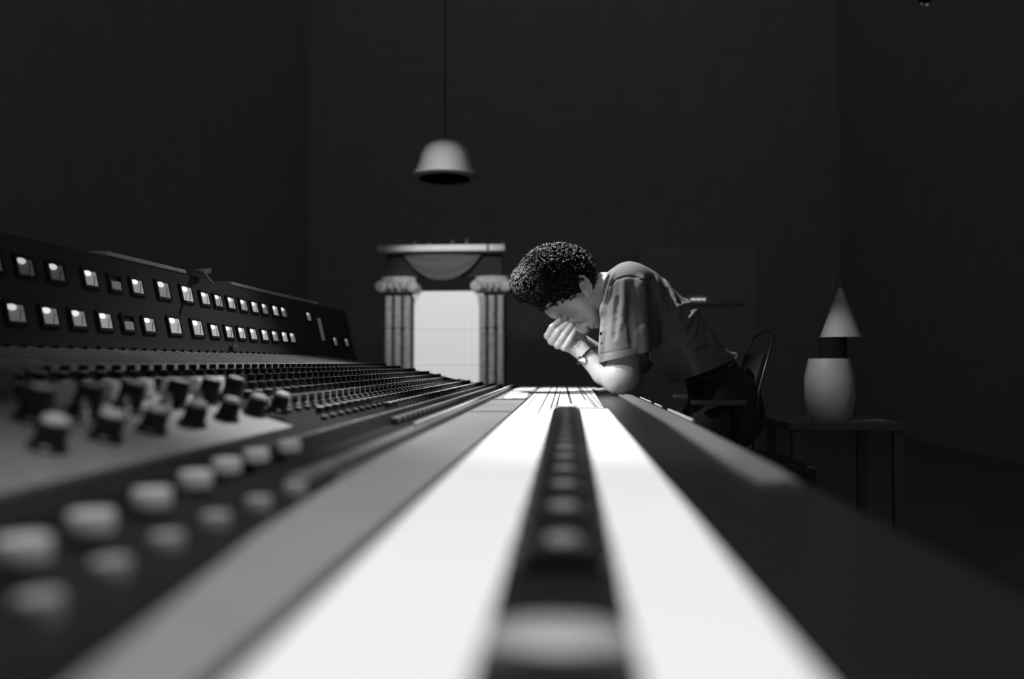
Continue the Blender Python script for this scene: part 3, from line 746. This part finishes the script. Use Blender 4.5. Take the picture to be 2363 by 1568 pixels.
B.cap(U(1322, 798, 2.44), U(1318, 770, 2.462), .013, .011, .008); B.cap(U(1318, 770, 2.462), U(1306, 748, 2.47), .0105, .009, .004)   # thumb on the side of the palm
B.cap(U(1380, 958, 2.36) , U(1381, 958, 2.36), .0001, .0001, .001)
B.op(lambda X, Y, Z: (DZ + .0008) - Z + 0 * X + 0 * Y, (-.13, 2.26, .79), (.52, 2.92, .83), .001, 'cut')
body = link('body', B.mesh('body', 1), M_skin, pers)

# shirt
S = Field((.03, 2.27, .80), (.60, 2.92, 1.26), .0026)
k3 = .03
for yy in (2.50, 2.60, 2.70):
    S.cap(U(1470, 690, yy), U(1545, 765, yy), .100, .102, .02); S.cap(U(1545, 765, yy), U(1625, 860, yy), .102, .098, .02)
S.ell(U(1452, 665, 2.43), (.072, .062, .078), .04)
S.ell(U(1475, 685, 2.78), (.07, .06, .075), .04)
S.cap(U(1450, 650, 2.52), U(1450, 650, 2.70), .062, .062, .03)
S.cap(U(1425, 672, 2.54), U(1460, 680, 2.56), .066, .08, .02)      # collar
S.cap(U(1660, 842, 2.50), U(1672, 842, 2.7), .035, .035, .03); S.cap(U(1698, 822, 2.52), U(1700, 822, 2.64), .009, .009, .03)   # tail of the shirt
# sleeves
S.cap(U(1452, 668, 2.42), U(1440, 800, 2.38), .064, .070, .03)
S.cap(U(1445, 790, 2.375), U(1440, 850, 2.37), .073, .077, .02)
S.cap(SF, SF + Vector((-.01, 0, -.2)), .066, .07, .03)
S.ridge([(1478, 648), (1480, 700), (1484, 760), (1488, 822)], .010, 2.28, 2.7, .004, k=.018, taper=False)
S.ridge([(1412, 650), (1400, 700), (1394, 760), (1388, 825)], .009, 2.28, 2.7, .003, k=.012)
S.ridge([(1440, 650), (1441, 700), (1432, 760)], .006, 2.28, 2.7, .003, k=.012)
S.ridge([(1424, 690), (1417, 780)], .0045, 2.28, 2.7, -.003, 'sub', k=.012)
S.ridge([(1456, 672), (1455, 740), (1460, 800)], .0045, 2.28, 2.7, -.003, 'sub', k=.014)
S.ridge([(1506, 650), (1510, 720), (1512, 800)], .010, 2.28, 2.7, -.002, 'sub', k=.012, taper=False)
for pp, r in (([(1412, 622), (1398, 655), (1391, 690), (1388, 730)], .006), ([(1420, 628), (1408, 650)], .004), ([(1530, 640), (1556, 690), (1566, 745)], .007), ([(1515, 640), (1522, 690), (1526, 720)], .006),
              ([(1545, 650), (1590, 700), (1608, 712)], .007), ([(1612, 712), (1596, 730), (1578, 748)], .008), ([(1608, 735), (1602, 765), (1584, 790)], .007),
              ([(1660, 795), (1640, 812), (1610, 822)], .007), ([(1690, 818), (1660, 822), (1640, 820)], .006), ([(1630, 760), (1645, 790)], .006), ([(1575, 720), (1565, 760)], .005), ([(1600, 700), (1575, 705), (1555, 715)], .005)):
    S.ridge(pp, r, 2.3, 2.9, .0015, k=.010)
for pp, r in (([(1404, 640), (1395, 680)], .005), ([(1540, 670), (1552, 720)], .006), ([(1590, 722), (1570, 732)], .007), ([(1610, 742), (1590, 765)], .006), ([(1640, 800), (1610, 812)], .006), ([(1618, 730), (1612, 775)], .005), ([(1668, 800), (1690, 812)], .004)):
    S.ridge(pp, r, 2.3, 2.9, -.001, 'sub', k=.010)
# armhole seam groove, cuff stitching
S.ridge([(1398, 700), (1405, 662), (1424, 645), (1448, 638), (1472, 641), (1488, 652), (1498, 672)], .0020, 2.28, 2.7, -.0008, 'sub', k=.003, taper=False)
S.ridge([(1386, 818), (1440, 808), (1466, 802)], .0016, 2.28, 2.7, -.0006, 'sub', k=.003, taper=False)
# cuff: cut by a tilted plane and hollow around the arm
cu = U(1385, 838, 2.36); cv = U(1500, 812, 2.36); nx = Vector((cv.z - cu.z, 0, -(cv.x - cu.x))).normalized()   # points down
S.op(lambda X, Y, Z: np.where(X < cv.x + .012, (X - cu.x) * nx.x + (Z - cu.z) * nx.z + 0 * Y, -1.0), (.03, 2.27, .80), (cv.x + .0, 2.47, .92), .001, 'cut')
S.cap(U(1440, 828, 2.375), U(1438, 870, 2.366), .064, .072, .004, 'sub')
# lower hem of the shirt
hu = U(1596, 868, 2.48); hv = U(1702, 826, 2.48); hn = Vector((hv.z - hu.z, 0, -(hv.x - hu.x))).normalized()
S.op(lambda X, Y, Z: (X - hu.x) * hn.x + (Z - hu.z) * hn.z + 0 * Y, (.29, 2.27, .80), (.60, 2.92, 1.0), .001, 'cut')
S.op(lambda X, Y, Z: (DZ + .006) - Z + 0 * X + 0 * Y, (.03, 2.27, .80), (.27, 2.92, .82), .001, 'cut')
shirt = link('t_shirt', S.mesh('t_shirt', 2), M_shirt, pers)
def on(field, pix, y0, y1, lift):
    out = []
    for a, b in pix:
        p = field.hit(a, b, y0, y1)
        if p is not None: out.append(p + Vector((0, -lift, 0)))
    return out
def dense(pix, step=6):
    o = []
    for (a, b), (c, d) in zip(pix, pix[1:]):
        m = max(1, int(math.hypot(c - a, d - b) / step)); o += [(a + (c - a) * i / m, b + (d - b) * i / m) for i in range(m)]
    return o + [pix[-1]]
q = on(S, dense([(1402, 672), (1408, 660), (1424, 646), (1448, 639), (1472, 642), (1488, 653), (1497, 668)]), 2.28, 2.7, -.0002)
bm = bmesh.new(); tube(bm, q, .0011, 6); link('sleeve_seam', bm, M_seam, shirt).location = (0, 0, 0)
bm = bmesh.new(); hm = [U(1702, 822, 2.50), U(1690, 838, 2.49), U(1668, 857, 2.485), U(1640, 870, 2.482), U(1604, 872, 2.482)]; tube(bm, hm, [.003, .0045, .0045, .004, .002], 8); link('hem', bm, M_shirt, shirt, True).location = (0, 0, 0)
for px, py in ((1385, 771), (1387, 794)):
    p = S.hit(px + 3, py, 2.28, 2.75)
    if p is not None:
        bm = bmesh.new(); lathe(bm, [(0, 0), (.0055, 0), (.0055, .002), (0, .0025)], c=p + Vector((0, .001, 0)), seg=14, rot=Matrix.Rotation(PI / 2, 3, 'X')); link('button', bm, M_gloss, shirt).location = (0, 0, 0)

# trousers
T_ = Field((-.08, 2.32, .03), (.68, 2.92, .93), .006)
hip = Vector((.50, 2.60, .735))
T_.cap(hip + Vector((0, -.07, 0)), hip + Vector((0, .07, 0)), .105, .105, .04); T_.cap(U(1640, 862, 2.6), hip, .085, .10, .03, sy=1.5)
T_.ell(U(1700, 905, 2.52), (.062, .06, .075), .03, rot=Matrix.Rotation(R(-30), 3, 'Y'))
for yy in (2.49, 2.71):
    kn = Vector((.10, yy, .555)); an = Vector((.13, yy, .10))
    T_.cap(Vector((.48, yy, .70)), kn, .082, .058, .03); T_.cap(kn, an, .056, .043, .02)
trou = link('trousers', T_.mesh('trousers', 2), M_pants, pers)
for yy in (2.49, 2.71):
    F_ = Field((-.10, yy - .07, .0), (.20, yy + .07, .15), .004)
    F_.cap((.12, yy, .045), (-.04, yy, .032), .04, .030, .02); F_.cap((.13, yy, .05), (.13, yy, .1), .042, .04, .02)
    F_.op(lambda X, Y, Z: .002 - Z + 0 * X + 0 * Y, (-.1, yy - .07, 0), (.2, yy + .07, .05), .001, 'cut')
    link('shoe', F_.mesh('shoe', 1), M_black, pers)
# watch and ring
def ringtube(c, axis, r, tr, name, m, n=24, sy=1):
    axis = axis.normalized(); u = axis.orthogonal().normalized(); v = axis.cross(u)
    bm = bmesh.new(); tube(bm, [c + (u * math.cos(2 * PI * i / n) + v * math.sin(2 * PI * i / n)) * r for i in range(n)], tr, 8, closed=True)
    return link(name, bm, m, pers, True)
wc = WR.lerp(mid, .28); ax = (mid - WR)
wt = ringtube(wc, ax, .0325, .0035, 'wrist_watch', M_gloss)
p = B.hit(1350, 829, 2.28, 2.7) or wc
bm = bmesh.new(); n_ = (Vector((-.35, -.8, -.35))).normalized(); rq = n_.to_track_quat('Z', 'Y').to_matrix()
lathe(bm, [(0, 0), (.013, 0), (.013, .004), (.011, .0055), (0, .0055)], c=wc + n_ * .031, seg=24, rot=rq); w2 = autosmooth(link('watch_face', bm, M_chrome, wt)); w2.location = (0, 0, 0)
rc = U(*[(fing[2][1][j] * .55 + fing[2][2][j] * .45) for j in (0, 1)], 2.402)
ringtube(rc, U(*fing[2][2], 2.40) - U(*fing[2][1], 2.405), .0104, .0018, 'finger_ring', M_chrome, 18)

# hair: dark mass plus curls
hc = U(1288, 642, HY)
H = Field((-.20, 2.36, .93), (.14, 2.68, 1.34), .0028)
H.ell(hc, (.122, .092, .102), .02, rot=Matrix.Rotation(R(10), 3, 'Y'))
H.ell(U(1222, 668, HY), (.040, .06, .045), .03)
H.ell(U(1215, 640, HY), (.036, .05, .045), .03)
nz = rng.normal(size=(150, 3)); nz /= np.linalg.norm(nz, axis=1)[:, None]
for d in nz:
    p = Vector(hc) + Vector((d[0] * .122, d[1] * .092, d[2] * .102)); r = random.uniform(.005, .009); H.ell(p, (r, r, r), .006)
# keep hair above the hairline (a tilted plane), leave the nape and the ear free
ha = U(1240, 730, HY); hb = U(1392, 672, HY); hn2 = Vector((hb.z - ha.z, 0, -(hb.x - ha.x))).normalized()
H.op(lambda X, Y, Z: (X - ha.x) * hn2.x + (Z - ha.z) * hn2.z + .006 * np.sin(Y * 190) + 0 * X, (-.2, 2.36, .93), (.14, 2.68, 1.34), .001, 'cut')
H.ell(U(1358, 668, HY - .085), (.026, .04, .04), .006, 'sub'); H.ell(U(1400, 655, HY - .02), (.030, .12, .05), .01, 'sub')
hair = link('hair', H.mesh('hair', 1), mat('hair_mass', .008, .8, spec=.08), pers)
bm = bmesh.new(); cnt = 0; tries = 0
while cnt < 2100 and tries < 14000:
    tries += 1
    d = Vector(rng.normal(size=3)).normalized()
    base = Vector(hc) if cnt % 4 else U(1218, 655, HY); rr_ = (.124, .094, .104) if cnt % 4 else (.045, .065, .055)
    p = base + Vector((d.x * rr_[0], d.y * rr_[1], d.z * rr_[2]))
    if (p.x - ha.x) * hn2.x + (p.z - ha.z) * hn2.z > -.004: continue
    if (p - U(1356, 668, HY - .085)).length < .036 or p.x > U(1374, 600, HY).x or p.y > 2.64: continue
    if abs(H.val(p)) > .016 and H.val(p) < 0: continue
    cr = random.uniform(.005, .011) if cnt % 4 else random.uniform(.007, .014); t = d.orthogonal().normalized(); t.rotate(Matrix.Rotation(random.uniform(0, 6.28), 3, d)); s2 = d.cross(t)
    turns = random.uniform(.8, 1.6); ph = random.uniform(0, 6.28); L = random.uniform(.004, .014)
    pts = [p + t * cr * math.cos(ph + turns * 6.28 * i / 9) + (d * cr) * math.sin(ph + turns * 6.28 * i / 9) + s2 * L * (i / 9 - .5) * 2 for i in range(10)]
    tube(bm, pts, [random.uniform(.001, .0022)] * 9 + [.0004], 4); cnt += 1
cur = link('curl', bm, M_hair, hair, True); cur.location = (0, 0, 0); cur['kind'] = 'stuff'

# ------------------------------------------------------------------ the chair
ch = tag(empty('office_chair', (.50, 2.60, 0)), 'dark office chair carrying the hunched man', 'chair')
bm = bmesh.new(); box(bm, (.50, 2.60, .56), (.44, .46, .07), bev=.02); link('seat', bm, M_pants, ch)
bm = bmesh.new(); tube(bm, [(.50, 2.60, .08), (.50, 2.60, .56)], .03, 16); link('gas_column', bm, M_black, ch)
for i in range(5):
    a = 2 * PI * i / 5 + .3; bm = bmesh.new(); d = Vector((math.cos(a), math.sin(a), 0)); o = Vector((.50, 2.60, .09)); tube(bm, [o, o + d * .28 + Vector((0, 0, -.03))], [.024, .015], 8); leg = link('leg', bm, M_black, ch)
    bm = bmesh.new(); lathe(bm, [(0, -.012), (.026, -.012), (.028, 0), (.026, .012), (0, .012)], c=o + d * .28 + Vector((0, 0, -.06)), seg=16, rot=Matrix.Rotation(PI / 2, 3, 'X')); link('caster', bm, M_black, leg).location = (0, 0, 0)
bk = [U(1735, 872, 2.75), U(1742, 850, 2.75), U(1752, 815, 2.75), U(1760, 782, 2.75)]
bm = bmesh.new()
rings = []
for p_, in zip(bk):
    pass
b0, b1 = U(1722, 900, 2.62), U(1762, 775, 2.62)
for dy in (-.17, .17): tube(bm, [(b0.x - .02, 2.62 + dy, .62), (b0.x, 2.62 + dy, b0.z), (b1.x, 2.62 + dy * .8, b1.z)], .0045, 10)
tube(bm, [(b1.x, 2.62 - .136, b1.z), (b1.x + .005, 2.62, b1.z + .02), (b1.x, 2.62 + .136, b1.z)], .0045, 10)
bf = link('back_frame', bm, mat('worn_metal', .12, .35, metal=.5), ch, True)
bm = bmesh.new(); mc = (b0 + b1) / 2; an_ = math.atan2(b1.x - b0.x, b1.z - b0.z); box(bm, (mc.x - .012, 2.62, mc.z - .03), (.02, .27, .12), rot=Matrix.Rotation(an_, 3, 'Y'), bev=.008); link('backrest', bm, M_pants, ch)
a0, a1 = U(1600, 928, 2.42), U(1680, 921, 2.42)
bm = bmesh.new(); box(bm, ((a0.x + a1.x) / 2 + .02, 2.40, (a0.z + a1.z) / 2 - .006), (.16, .035, .016), bev=.007); link('armrest_pad', bm, mat('arm_plastic', .12, .35), ch)
bm = bmesh.new(); tube(bm, [(a1.x + .02, 2.40, a1.z - .01), (a1.x + .02, 2.40, .60), (a1.x - .02, 2.45, .57)], .011, 8); link('armrest_post', bm, M_black, ch)
bm = bmesh.new(); box(bm, ((a0.x + a1.x) / 2 + .02, 2.82, (a0.z + a1.z) / 2 - .006), (.16, .035, .016), bev=.007); link('armrest_pad', bm, MATS['arm_plastic'], ch)
bm = bmesh.new(); tube(bm, [(a1.x + .02, 2.82, a1.z - .01), (a1.x + .02, 2.82, .60), (a1.x - .02, 2.77, .57)], .011, 8); link('armrest_post', bm, M_black, ch)
